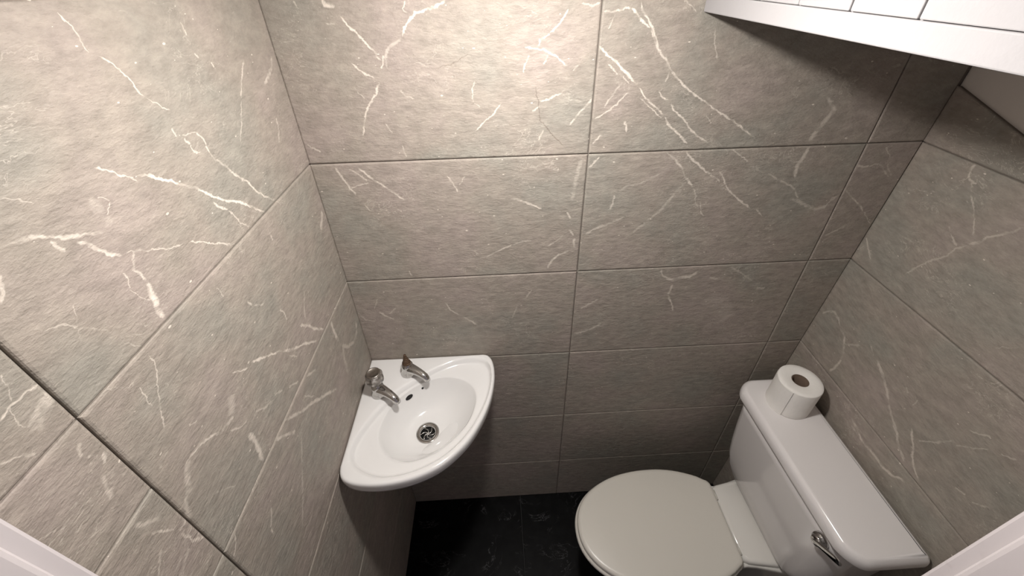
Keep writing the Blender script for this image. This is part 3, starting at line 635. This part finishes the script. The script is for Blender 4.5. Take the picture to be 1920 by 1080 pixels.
def stone_tile(key, poly, B, parent):
    u0_ = min(p[0] for p in poly); v0_ = min(p[1] for p in poly)
    vv = [([(q[0]-u0_, q[1]-v0_) for q in pts], hw, s) for pts, hw, s in VEINS.get(key, [])]
    return tile(poly, B, parent, stone_mat('stone_'+key, key, vv))

# slabs behind the tiles (front at the grout level)
wall_back = box('wall_back', (-.12, TH, -.05), (1.45, TH+.1, CEIL+.05), M['grout'])
tag(wall_back, 'back wall of beige veined stone tiles facing the camera', 'wall', kind='structure')
def slab(name, B, u0_, u1_, v0_, v1_, mat, d0=-TH-.1, d1=-TH):
    bm = bmesh.new(); box_bm(bm, (u0_, v0_, d0), (u1_, v1_, d1)); bmesh.ops.transform(bm, matrix=B, verts=bm.verts)
    return bm_obj(name, bm, mat)
wall_left = slab('wall_left', B_LEFT, -.80, TH, -.05, CEIL+.05, M['grout'])
tag(wall_left, 'left wall of beige veined stone tiles beside the corner basin', 'wall', kind='structure')
wall_right = slab('wall_right', B_RIGHT, -TH, .80, -.05, CEIL+.05, M['plaster'], d0=-.12, d1=-.010)
tag(wall_right, 'right wall behind the cistern, stone tiles below a slanting edge, plaster above', 'wall', kind='structure')
floor = box('floor', (-.12, -1.6, -.06), (1.45, .1, -TH), M['fgrout'])
tag(floor, 'black marble tiled floor with fine white veins', 'floor', kind='structure')
ceiling = box('ceiling', (-.12, -.80, CEIL), (1.45, .1, CEIL+.06), M['ceil'])
tag(ceiling, 'low white painted ceiling above the room', 'ceiling', kind='structure')

# back wall tiles
BC = [lx(0, 1)+.001, .6, 1.2, 1.331]
zr = ZR+[CEIL]
for i in range(len(zr)-1):
    for j in range(3):
        u_lo, u_hi = BC[j], BC[j+1]
        if j == 2:
            poly = [(1.2, zr[i]), (rx(0, zr[i])+.002, zr[i]), (rx(0, zr[i+1])+.002, zr[i+1]), (1.2, zr[i+1])]
        elif j == 0:
            poly = [(lx(0, zr[i])-.002, zr[i]), (.6, zr[i]), (.6, zr[i+1]), (lx(0, zr[i+1])-.002, zr[i+1])]
        else:
            poly = rect(u_lo, u_hi, zr[i], zr[i+1])
        stone_tile('B%d%d' % (i, j), poly, B_BACK, wall_back)
# left wall tiles (u runs towards the back wall)
YL = -.5735
for i in range(len(zr)-1):
    stone_tile('L%d0' % i, rect(YL, .0036, zr[i], zr[i+1]), B_LEFT, wall_left)
    if i == 4:
        stone_tile('L41', rect(-.795, YL, zr[4], 1.372), B_LEFT, wall_left)
        stone_tile('L42', rect(-.795, YL, 1.372, zr[5]), B_LEFT, wall_left)
    else:
        stone_tile('L%d1' % i, rect(-.795, YL, zr[i], zr[i+1]), B_LEFT, wall_left)
# right wall tiles up to the slanting edge (u runs towards the camera)
def slope_z(u): return 1.615-.316*u
for i in range(4):
    stone_tile('R%d0' % i, rect(-.0036, .60, zr[i], zr[i+1]), B_RIGHT, wall_right)
    stone_tile('R%d1' % i, rect(.60, .795, zr[i], zr[i+1]), B_RIGHT, wall_right)
uc = (1.615-zr[5])/.316
stone_tile('R40', [(-.0036, zr[4]), (.60, zr[4]), (.60, slope_z(.60)), (uc, zr[5]), (-.0036, zr[5])], B_RIGHT, wall_right)
stone_tile('R41', [(.60, zr[4]), (.795, zr[4]), (.795, slope_z(.795)), (.60, slope_z(.60))], B_RIGHT, wall_right)
stone_tile('R50', [(-.0036, zr[5]), (uc, zr[5]), (-.0036, 1.615)], B_RIGHT, wall_right)
bed = [(0, 0), (.80, 0), (.80, slope_z(.80)-.002), (0, 1.613)]
V_, F_ = loft([[Vector((p[0], p[1], -.0099)) for p in bed], [Vector((p[0], p[1], -TH)) for p in bed]])
gb = mesh_obj('tile_bed', V_, F_, M['grout']); gb.matrix_world = B_RIGHT; gb.parent = wall_right
# floor tiles
for x0, x1 in ((lx(0, 0)-.01, .446), (.446, 1.046), (1.046, 1.40)):
    for y0, y1 in ((-.6, .004), (-1.2, -.6)):
        tile(rect(x0, x1, y0, y1), B_FLOOR, floor, FLOORM, gap=.0010, bev=.0015, drop=.001, jit=.0002, name='floor_tile')

# front wall with the doorway the picture is taken through
DX0, DX1, DT = .121, .774, 1.875
bm = bmesh.new()
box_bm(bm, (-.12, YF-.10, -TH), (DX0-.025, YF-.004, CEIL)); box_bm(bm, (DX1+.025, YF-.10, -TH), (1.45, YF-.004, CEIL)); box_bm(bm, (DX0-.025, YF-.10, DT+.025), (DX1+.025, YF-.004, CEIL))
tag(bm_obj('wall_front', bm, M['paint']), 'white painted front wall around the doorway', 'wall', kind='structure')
def jamb(name, x0, x1, sgn, label):
    # door lining: a narrow strip at the room side, then a slightly proud stop behind it; profile in plan, extruded upwards
    xi = x1 if sgn > 0 else x0; xo = x0 if sgn > 0 else x1
    r = .0025; s = sgn
    prof = [(xo, YF), (xi-s*r, YF), (xi-s*r*.3, YF-r*.3), (xi, YF-r), (xi, YF-.0105), (xi+s*.0012, YF-.0115), (xi+s*.0032, YF-.0125), (xi+s*.004, YF-.015), (xi+s*.004, YF-.085), (xo, YF-.085)]
    n_ = 10
    rings = []
    for k in range(n_+1):
        z = -.004+(DT+.029)*k/n_
        rings.append([Vector((p[0], p[1], z)) for p in prof])
    V, F = loft(rings)
    return tag(mesh_obj(name, V, F, M['jamb']), label, 'door frame', kind='structure')
def jamb_mat():
    m, nt, b = new_mat('scuffed_white_paint')
    tc = nt.nodes.new('ShaderNodeTexCoord'); V = tc.outputs['Object']
    n1 = noise_node(nt, V, 45, 5, .6); n2 = noise_node(nt, V, 9, 2)
    dirt = math_node(nt, 'MULTIPLY', mapr(nt, n1.outputs['Fac'], .56, .70, 0, 1), mapr(nt, n2.outputs['Fac'], .45, .6, 0, 1))
    mx = nt.nodes.new('ShaderNodeMix'); mx.data_type = 'RGBA'
    mx.inputs['A'].default_value = (.54, .50, .505, 1); mx.inputs['B'].default_value = (.34, .29, .29, 1)
    nt.links.new(math_node(nt, 'MULTIPLY', dirt, .7), mx.inputs['Factor']); nt.links.new(mx.outputs['Result'], b.inputs['Base Color'])
    b.inputs['Roughness'].default_value = .4
    return m
M['jamb'] = jamb_mat()
jamb('trim_1', DX0-.025, DX0, 1, 'white painted door lining at the lower left edge of the picture')
jamb('trim_2', DX1, DX1+.025, -1, 'white painted door lining at the lower right edge, beside the cistern')

# boarded-in upper wall over the toilet (its lower edge throws the shadow on the back wall)
BX, BZ = .779, 1.752
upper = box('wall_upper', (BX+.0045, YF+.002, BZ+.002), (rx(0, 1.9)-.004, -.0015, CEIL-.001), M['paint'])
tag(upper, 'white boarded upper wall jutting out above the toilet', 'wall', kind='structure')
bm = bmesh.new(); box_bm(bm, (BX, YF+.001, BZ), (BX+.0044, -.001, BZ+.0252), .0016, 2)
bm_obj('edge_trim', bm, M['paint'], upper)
pj = [-.332+.085*3.9, -.332+.085*3, -.332+.085*2, -.332+.085, -.332, -.414, -.502, -.588, -.688]
for k in range(len(pj)-1):
    y1, y0 = pj[k]-.0009, pj[k+1]+.0009
    y1 = min(y1, -.002)
    if y1-y0 < .005: continue
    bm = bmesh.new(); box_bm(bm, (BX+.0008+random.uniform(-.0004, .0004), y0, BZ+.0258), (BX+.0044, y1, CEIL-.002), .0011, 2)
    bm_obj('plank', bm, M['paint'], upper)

# ------------------------------------------------------------------ the lamp over the middle of the room (just above the picture)
def emissive(name, col, s):
    m, nt, b = new_mat(name); b.inputs['Base Color'].default_value = (.9, .9, .9, 1)
    b.inputs['Emission Color'].default_value = (*col, 1); b.inputs['Emission Strength'].default_value = s
    return m
lamp = tag(empty('ceiling_light'), 'small round white ceiling light with a glowing domed diffuser', 'lamp')
V, F = loft(lathe([(LAMP_R+.001, .002), (LAMP_R+.006, .0), (LAMP_R+.011, .002), (LAMP_R+.013, .0068)], LAMP_POS, n=40), False, False)
mesh_obj('bezel', V, F, M['ceil'], lamp, True)
prof = [(LAMP_R*math.cos(t), .002-.019*math.sin(t)) for t in [math.pi/2*k/8 for k in range(8)]]+[(.0004, .002-.019)]
V, F = loft(lathe(prof, LAMP_POS, n=32), False, True)
mesh_obj('diffuser', V, F, emissive('glowing_diffuser', LAMP_COL, LAMP_L), lamp, True)

# ------------------------------------------------------------------ corner basin
RIM = .900
basin = tag(empty('corner_basin'), 'white ceramic corner wash basin fixed between the left and back walls', 'basin')
OUT_ = [(.345, -.0015), (.3585, -.0065), (.369, -.022), (.3755, -.052), (.3755, -.095), (.366, -.150), (.347, -.204), (.317, -.258), (.281, -.298), (.242, -.327), (.196, -.346), (.153, -.355), (.110, -.358), (.072, -.355), (.043, -.347), (.026, -.334)]
LEFTX = .0185
outline = [Vector((LEFTX, -.0015))] + [Vector((LEFTX+(.345-LEFTX)*k/14, -.0015)) for k in range(1, 14)] + catmull([(.33, -.0015)]+OUT_+[(LEFTX, -.312), (LEFTX, -.29)], 5, closed=False)[5:-5] + [Vector((LEFTX, -.312+(.3105)*k/14)) for k in range(0, 14)]
REC = catmull([(.29, -.022), (.330, -.024), (.355, -.041), (.363, -.080), (.356, -.134), (.335, -.190), (.304, -.242), (.270, -.280), (.230, -.308), (.184, -.327), (.134, -.335), (.092, -.328), (.053, -.306), (.038, -.272), (.056, -.212), (.106, -.130), (.172, -.075), (.238, -.036)], 6)
BOW = catmull([(.272, -.072), (.310, -.098), (.324, -.141), (.310, -.200), (.275, -.248), (.228, -.284), (.171, -.300), (.120, -.284), (.089, -.240), (.090, -.190), (.114, -.136), (.166, -.088), (.222, -.068)], 6)
CEN = Vector((.195, -.188)); DRN = Vector((.1925, -.188)); ZD = .813
def ray_radius(poly, c, ang):
    d = Vector((math.cos(ang), math.sin(ang))); best = None
    for i in range(len(poly)):
        a = poly[i]-c; b = poly[(i+1) % len(poly)]-c; e = b-a
        den = d.x*e.y-d.y*e.x
        if abs(den) < 1e-12: continue
        t = (a.x*e.y-a.y*e.x)/den; s = (a.x*d.y-a.y*d.x)/den
        if t > 0 and -1e-9 <= s <= 1+1e-9: best = t if best is None else max(best, t)
    return best
angs = [math.atan2(p.y-CEN.y, p.x-CEN.x) for p in outline]
NB = len(angs)
Ro = [(p-CEN).length for p in outline]
Rr = [min(ray_radius(REC, CEN, a), Ro[i]-.004) for i, a in enumerate(angs)]
Rb = [min(ray_radius(BOW, CEN, a), Rr[i]-.003) for i, a in enumerate(angs)]
def ring(fn): return [fn(i, Vector((math.cos(a), math.sin(a)))) for i, a in enumerate(angs)]
def at(r, z): return ring(lambda i, d: Vector((*(CEN+d*r(i)), z)))
rings = []
NP = 16
for k in range(NP+1):                                      # bowl from drain to opening
    ph = math.pi/2*(1-k/NP)
    fr = k/NP
    c = DRN.lerp(CEN, fr)
    rings.append(ring(lambda i, d: Vector((*(c+d*(.027+(Rb[i]-.027)*fr)), ZD+(.8815-ZD)*fr**(2.5+.9*max(-.5, math.cos(math.atan2(d.y, d.x)-math.radians(135))))))))
lerp = lambda a, b, t: a+(b-a)*t
for t, z in ((.03, .8834), (.09, .8846), (.2, .8852), (.45, .8857), (.80, .8863), (.93, .8870)):
    rings.append(at(lambda i: lerp(Rb[i], Rr[i], t), z))
for t, z in ((0.0, .8890), (.06, .8930), (.13, .8972), (.22, .8993), (.36, .9000)):
    rings.append(at(lambda i: min(Rr[i]+.020*t*2.2, lerp(Rr[i], Ro[i], .25+.3*t)) if t else Rr[i], z))
def at_in(ins, z): return ring(lambda i, d: Vector((*(CEN+d*(Ro[i]-ins)), z)))
for ins, z in ((.0075, .9002), (.0045, .8995), (.0020, .8978), (.0006, .8950), (0, .891), (0, .884), (.001, .872), (.0035, .864)):
    rings.append(at_in(ins, z))
AN = Vector((.05, -.04))
for sc, z in ((.93, .855), (.80, .838), (.68, .815), (.58, .79), (.50, .765), (.42, .750)):
    rings.append([Vector((*(AN+(p-AN)*sc), z)) for p in outline])
V, F = loft(rings, close_start=False, close_end=True)
bo = mesh_obj('bowl', V, F, M['ceramic'], basin, True)
# waste: flange ring, dark cup and curved grate bars
V, F = loft(lathe([(.0305, -.001), (.0305, .0012), (.0285, .0026), (.0225, .0022), (.0195, .0004), (.0185, -.004), (.0185, -.012)], (*DRN, ZD+.0006), n=48), False, False)
waste = mesh_obj('waste_flange', V, F, M['chrome'], basin, True)
V, F = loft(lathe([(.0001, -.010), (.0186, -.010), (.0186, -.0085), (.0001, -.0085)], (*DRN, ZD), n=32))
mesh_obj('waste_cup', V, F, M['black'], waste, True)
for k in range(6):
    a0 = 2*math.pi*k/6
    path = [Vector((DRN.x+r*math.cos(a0+1.1*(r/.018)), DRN.y+r*math.sin(a0+1.1*(r/.018)), ZD-.004)) for r in (.002, .005, .008, .011, .014, .0187)]
    V, F = loft(tube(path, [.0013]*6, n=8))
    mesh_obj('grate_bar', V, F, M['steel'], waste, True)
V, F = loft(lathe([(.0001, -.001), (.0040, -.001), (.0040, .0008), (.0001, .0008)], (*DRN, ZD-.004), n=16))
mesh_obj('grate_hub', V, F, M['steel'], waste, True)
# overflow slot and chain hole set into the sloping back of the bowl
def surf_point(x, y):
    """height and normal of the bowl surface (nearest vertex) below x, y"""
    best = min((v for v in bo.data.vertices if v.co.z > .78 and v.normal.z > .05), key=lambda v: (v.co.x-x)**2+(v.co.y-y)**2)
    n_ = best.normal.normalized()
    z = best.co.z-((x-best.co.x)*n_.x+(y-best.co.y)*n_.y)/max(n_.z, .2)
    return Vector((x, y, z)), n_
def hole(name, x, y, rx_, ry_, mat):
    p, n_ = surf_point(x, y)
    side = Vector((.72, .69, 0)); side = (side-n_*side.dot(n_)).normalized(); upv = n_.cross(side)
    rr = []
    for s, h in ((1.18, -.001), (1.18, .0004), (1.0, .0007), (.92, .0002), (.90, .00015)):
        rr.append([p+side*rx_*s*math.cos(t)+upv*ry_*s*math.sin(t)+n_*h for t in [2*math.pi*k/28 for k in range(28)]])
    V, F = loft(rr, False, False)
    r_ = mesh_obj(name+'_edge', V, F, M['ceramic'], basin, True)
    V, F = loft([[q+n_*.0004 for q in rr[4]], [q+n_*.0002+(p-q)*.02 for q in rr[4]]])
    mesh_obj(name, V, F, mat, basin, False)

# taps
def tap(bx_, by_, dirx, diry, label, knob):
    t = tag(empty('basin_tap'), label, 'tap', 'basin taps')
    d = Vector((dirx, diry, 0)).normalized(); z0 = RIM
    V, F = loft(lathe([(.001, .0), (.0205, .0), (.0212, .002), (.0208, .005), (.0185, .010), (.0165, .018), (.0165, .026), (.0155, .033), (.0125, .038), (.0105, .0405), (.001, .0405)], (bx_, by_, z0), n=36))
    mesh_obj('tap_body', V, F, M['chrome'], t, True)
    base = Vector((bx_, by_, z0))
    path = [base+d*s+Vector((0, 0, h)) for s, h in ((.000, .0215), (.012, .0225), (.026, .0245), (.040, .0245), (.052, .0225), (.061, .0185), (.066, .0125), (.0672, .0075))]
    V, F = loft(tube(path, [.0150, .0148, .0128, .0112, .0102, .0098, .0092, .0088], n=24, squash=[.95, .92, .88, .85, .85, .9, 1, 1]))
    sp = mesh_obj('spout', V, F, M['chrome'], t, True)
    e = path[-1]; dn = (path[-1]-path[-2]).normalized()
    V, F = loft(lathe([(.0001, 0), (.0066, 0), (.0066, .0006), (.0001, .0006)], e, axis=dn, n=20))
    mesh_obj('outlet', V, F, M['black'], sp, True)
    if knob:
        V, F = loft(lathe([(.001, .036), (.0095, .036), (.0095, .047), (.001, .047)], base, n=24))
        mesh_obj('spindle_cover', V, F, M['chrome'], t, True)
        # fluted clear-plastic head with a metal cap
        rr = []; n_ = 48
        for r_, h in ((.006, .0455), (.0150, .0465), (.0200, .051), (.0222, .058), (.0225, .066), (.0218, .073), (.0195, .0785), (.0175, .0800), (.001, .0800)):
            rr.append([base+Vector((r_*(1+(.055 if .012 < r_ else 0)*math.cos(8*th))*math.cos(th), r_*(1+(.055 if .012 < r_ else 0)*math.cos(8*th))*math.sin(th), h)) for th in [2*math.pi*k/n_ for k in range(n_)]])
        V, F = loft(rr)
        kn = mesh_obj('tap_head', V, F, M['acrylic'], t, True)
        V, F = loft(lathe([(.001, .0795), (.0178, .0795), (.0184, .0812), (.0176, .0832), (.0150, .0842), (.0145, .0835), (.001, .0838)], base, n=40))
        mesh_obj('index_cap', V, F, M['dchrome'], kn, True)
    else:
        V, F = loft(lathe([(.001, .038), (.0118, .038), (.0118, .043), (.0100, .0445), (.0088, .049), (.0080, .0495), (.0078, .0540), (.0066, .0548), (.0066, .0590), (.0052, .0598), (.0050, .0650), (.0040, .0655), (.0036, .0720), (.001, .0730)], base, n=18))
        mesh_obj('bare_spindle', V, F, M['rust'], t, False)
    return t
def acrylic():
    m, nt, b = new_mat('grey_acrylic_head')
    tc = nt.nodes.new('ShaderNodeTexCoord'); n1 = noise_node(nt, tc.outputs['Object'], 70, 2)
    c = ramp(nt, n1.outputs['Fac'], [(.38, (.10, .09, .08)), (.55, (.30, .275, .25)), (.68, (.62, .60, .57))])
    nt.links.new(c, b.inputs['Base Color']); b.inputs['Roughness'].default_value = .12; b.inputs['Metallic'].default_value = .35
    return m
M['acrylic'] = acrylic()
tap(.068, -.118, .055, -.037, 'chrome basin tap with a round grey head, nearer the left wall', True)
tap(.136, -.055, .058, -.036, 'chrome basin tap without a head, only a rusty bare spindle', False)
bpy.context.view_layer.update()
hole('overflow_slot', .1405, -.1135, .0125, .0075, M['black'])
hole('chain_hole', .1740, -.0880, .0036, .0034, M['black'])

# ------------------------------------------------------------------ toilet
CY = -.292
toilet = tag(empty('toilet'), 'white close coupled toilet with a cream closed lid and cistern', 'toilet')
def se(cx, cy, a, b, n=2.6, N=48):
    out = []
    for k in range(N):
        t = 2*math.pi*k/N; c, s = math.cos(t), math.sin(t)
        out.append((cx+a*math.copysign(abs(c)**(2/n), c), cy+b*math.copysign(abs(s)**(2/n), s)))
    return out
def rrect(x0, x1, y0, y1, r4, per=8):
    """rounded rectangle, counter-clockwise from (x1,y0); radii for corners (x1,y0),(x1,y1),(x0,y1),(x0,y0)"""
    out = []
    for (cx, cy, a0), r in zip(((x1, y0, -90), (x1, y1, 0), (x0, y1, 90), (x0, y0, 180)), r4):
        ox = cx-r if cx == x1 else cx+r; oy = cy-r if cy == y1 else cy+r
        for k in range(per+1):
            a = math.radians(a0+90*k/per); out.append((ox+r*math.cos(a), oy+r*math.sin(a)))
    return out
# pan
def seat_outline(x0, x1, hw, hb, s=1.0, N=44):
    """front at x0 (rounded), straight back at x1 with half width hb, widest hw"""
    xm = x0+(x1-x0)*.60
    pts = []
    for k in range(N+1):                                    # front half, from +y round the front to -y
        t = math.pi/2+math.pi*k/N
        c, sn = math.cos(t), math.sin(t)
        pts.append((xm+(xm-x0)*math.copysign(abs(c)**(2/2.15), c), CY+hw*math.copysign(abs(sn)**(2/2.15), sn)))
    side = []
    for k in range(1, 11):
        t = k/10
        side.append((xm+(x1-xm)*t, hw-(hw-hb)*t**2.0))
    r = .022
    back = [(x, y) for x, y in side if x < x1-r*.9]
    crn = [(x1-r+r*math.sin(a), hb+.006-r*(1-math.cos(a))) for a in [math.radians(d) for d in (15, 35, 55, 75, 90)]]
    lower = [(x, CY-y) for x, y in back+crn]
    upper_ = [(x, CY+y) for x, y in back+crn][::-1]
    return pts+lower+upper_
def off(pts, d):
    """move an outline inwards by d along its normals (counter-clockwise or clockwise tolerant)"""
    n = len(pts); P = [Vector(p) for p in pts]; area = sum(P[i].x*P[(i+1) % n].y-P[(i+1) % n].x*P[i].y for i in range(n)); sg = 1 if area > 0 else -1
    out = []
    for i in range(n):
        t = (P[(i+1) % n]-P[i-1]); t = t.normalized() if t.length > 1e-9 else Vector((1, 0))
        out.append(P[i]+Vector((-t.y, t.x))*d*sg)
    return out
def shrink(pts, k):
    cx = sum(p[0] for p in pts)/len(pts); cy = sum(p[1] for p in pts)/len(pts)
    return [Vector((cx+(p[0]-cx)*k, cy+(p[1]-cy)*k)) for p in pts]
def lift(pts, z): return [Vector((p[0], p[1], z)) for p in pts]
ZS = .430
lidp = seat_outline(.606, 1.062, .163, .115)
ringp = seat_outline(.600, 1.066, .168, .118)
rings = [lift(off(lidp, .010), ZS-.018), lift(off(lidp, .002), ZS-.0175), lift(lidp, ZS-.014), lift(lidp, ZS-.008), lift(off(lidp, .0012), ZS-.004), lift(off(lidp, .0045), ZS-.0012), lift(off(lidp, .012), ZS), lift(shrink(off(lidp, .012), .6), ZS+.0015), lift(shrink(off(lidp, .012), .2), ZS+.0025)]
V, F = loft(rings); mesh_obj('seat_lid', V, F, M['seatw'], toilet, True)
rings = [lift(off(ringp, .008), ZS-.034), lift(off(ringp, .001), ZS-.033), lift(ringp, ZS-.030), lift(ringp, ZS-.024), lift(off(ringp, .002), ZS-.0205), lift(off(ringp, .008), ZS-.0185)]
V, F = loft(rings); mesh_obj('seat_ring', V, F, M['seatw'], toilet, True)
# bowl of the pan with the shelf carrying the cistern
def pan_out(x0, hw, xb, hs, N=40):
    xm = x0+.26; pts = []
    for k in range(N+1):
        t = math.pi/2+math.pi*k/N; c, s = math.cos(t), math.sin(t)
        pts.append((xm+(xm-x0)*c, CY+hw*s))
    sd = []
    for k in range(1, 15):
        t = k/14; x = xm+(xb-xm)*t
        f = 1/(1+math.exp(-(x-.985)*34))
        sd.append((x, hw+(hs-hw)*f+max(0, (x-1.09))*.25))
    return pts+[(x, CY-y) for x, y in sd]+[(x, CY+y) for x, y in reversed(sd)]
prings = []
for z, x0, hw, xb, hs in ((.0, .80, .095, 1.20, .085), (.03, .80, .092, 1.20, .085), (.12, .80, .088, 1.20, .085), (.20, .76, .105, 1.21, .090), (.28, .68, .145, 1.225, .098), (.34, .63, .163, 1.235, .104), (.375, .611, .168, 1.24, .108), (.390, .608, .169, 1.24, .110), (.3955, .611, .166, 1.239, .108)):
    prings.append(lift(pan_out(x0, hw, xb, hs), z))
pts = pan_out(.622, .155, 1.236, .104); prings.append(lift(pts, .396))
V, F = loft(prings); mesh_obj('pan', V, F, M['panw'], toilet, True)
# raised shelf between the hinges and the cistern
shp = [(1.068, -.1), (1.085, -.108), (1.12, -.114), (1.17, -.122), (1.22, -.128), (1.255, -.13)]
def shelf_ring(g, z): 
    up_ = [(x, CY-y*1.0-g*(-1)) for x, y in shp]
    a = [(x, CY+(-y)-g) for x, y in shp]; b_ = [(x, CY-((-y)-g)) for x, y in shp]
    return lift([(p[0]+(g if i == 0 else 0), p[1]) for i, p in enumerate(a)]+[(p[0]+(g if i == len(b_)-1 else 0), p[1]) for i, p in enumerate(reversed(b_))], z)
V, F = loft([shelf_ring(.004, .370), shelf_ring(0, .392), shelf_ring(0, .404), shelf_ring(.002, .409), shelf_ring(.006, .4115), shelf_ring(.012, .412)])
mesh_obj('pan_shelf', V, F, M['panw'], toilet, True)
for sy in (-.075, .075):
    V, F = loft(tube([Vector((1.066, CY+sy-.014, ZS-.017)), Vector((1.066, CY+sy+.014, ZS-.017))], [.0055, .0055], n=16))
    mesh_obj('hinge', V, F, M['seatw'], toilet, True)
# cistern: tapering tank with rounded lower edge
def bow(pts, x0, x1, k=.52, yc=-.27):
    return [(x+k*(y-yc)**2*(x1-x)/(x1-x0), y) for x, y in pts]
def tank(z, x0, y0, y1, r): return lift(bow(rrect(x0, 1.268, y0, y1, (.012, .012, r, r), 10), x0, 1.268), z)
tk = []
for z, x0, y0, y1, r in ((.412, 1.170, -.392, -.192, .030), (.4135, 1.156, -.405, -.179, .034), (.420, 1.147, -.428, -.156, .038), (.435, 1.139, -.455, -.127, .040), (.460, 1.131, -.478, -.102, .042), (.50, 1.124, -.490, -.089, .042), (.56, 1.117, -.496, -.085, .042), (.64, 1.108, -.500, -.084, .042), (.72, 1.101, -.505, -.083, .042), (.767, 1.0965, -.508, -.081, .042)):
    tk.append(tank(z, x0, y0, y1, r))
V, F = loft(tk); cist = mesh_obj('cistern', V, F, M['cisternw'], toilet, True)
LR = (.014, .016, .046, .046)
lo_ = bow(rrect(1.0815, 1.281, -.531, -.062, LR, 12), 1.0815, 1.281)
rings = [lift(off(lo_, .012), .7655), lift(off(lo_, .004), .766), lift(off(lo_, .0008), .768), lift(lo_, .772), lift(lo_, .782), lift(off(lo_, .0012), .789), lift(off(lo_, .0045), .7955), lift(off(lo_, .009), .7995), lift(off(lo_, .0115), .8007), lift(off(lo_, .0128), .8010), lift(shrink(off(lo_, .0128), .97), .8010)]
V, F = loft(rings); mesh_obj('cistern_lid', V, F, M['cisternw'], toilet, True)
# flush lever: round boss on the front of the tank and a flat tapering arm
V, F = loft(lathe([(.001, -.006), (.0180, -.006), (.0180, .000), (.0168, .0035), (.0135, .0060), (.0130, .0090), (.0118, .0115), (.0085, .0130), (.001, .0135)], (1.1115, -.4575, .7310), axis=(-1, -.15, .12), n=32))
lev = mesh_obj('flush_lever', V, F, M['chrome'], cist, True)
a0_, a1_ = Vector((1.1000, -.462, .7330)), Vector((1.1000, -.517, .7720))
rr = []
for t, hw, th in ((-.15, .004, .003), (0, .009, .005), (.2, .0098, .0045), (.45, .0105, .004), (.75, .0118, .0034), (.93, .0105, .003), (1.0, .005, .002)):
    c = a0_.lerp(a1_, t); upv = Vector((-.3, .3, 1)).normalized(); outv = Vector((-1, 0, -.3)).normalized()
    rr.append([c+upv*hw*math.cos(q)+outv*th*math.sin(q) for q in [2*math.pi*k/16 for k in range(16)]])
V, F = loft(rr); mesh_obj('lever_arm', V, F, M['chrome'], cist, True)

# ------------------------------------------------------------------ toilet roll on the cistern lid
RX, RY, RH, RR_ = 1.199, -.149, .098, .0535
roll = tag(empty('toilet_roll'), 'white toilet paper roll standing on the cistern lid', 'toilet roll')
n_ = 72; rr = []
def rolr(th, z):
    s = (th+2.35) % (2*math.pi)                      # the loose end of the sheet makes a small step
    return RR_*(1+.006*math.sin(2*th+.5))+.0011*(1-s/(2*math.pi))
for r_, h in ((.0205, .0008), (.03, .0003), (1.0, .0003), (1.0, .003), (1.0, .010), (1.004, .012), (1.0, .014), (1.0, .05), (1.0, .094), (.99, .0968), (.97, .098), (.80, .0985), (.0225, .0975), (.0205, .0965), (.0205, .05), (.0205, .0008)):
    row = []
    for k in range(n_):
        th = 2*math.pi*k/n_
        rad = r_ if r_ < .1 else r_*rolr(th, h)
        row.append(Vector((RX+rad*math.cos(th), RY+rad*math.sin(th), .8012+h)))
    rr.append(row)
V, F = loft(rr, False, False); mesh_obj('paper_winding', V, F, M['paper'], roll, True)
V, F = loft(lathe([(.0206, .001), (.0206, .0968), (.0196, .0968), (.0196, .001), (.0206, .001)], (RX, RY, .8012), n=40), False, False)
mesh_obj('cardboard_core', V, F, M['core'], roll, True)

# loose end of the sheet wrapped round the roll
rr = []
for k in range(25):
    th = -2.42-1.5*k/24; e = .0019*(1-k/24)+.0004
    row = []
    for rad, h in ((e-.0004, .0006), (e, .0006), (e, .05), (e, .0965), (e-.0004, .0965)):
        q = rolr(th, h)+.0003+rad
        row.append(Vector((RX+q*math.cos(th), RY+q*math.sin(th), .8012+h)))
    rr.append(row)
V, F = loft(rr); mesh_obj('loose_sheet', V, F, M['paper'], roll, False)
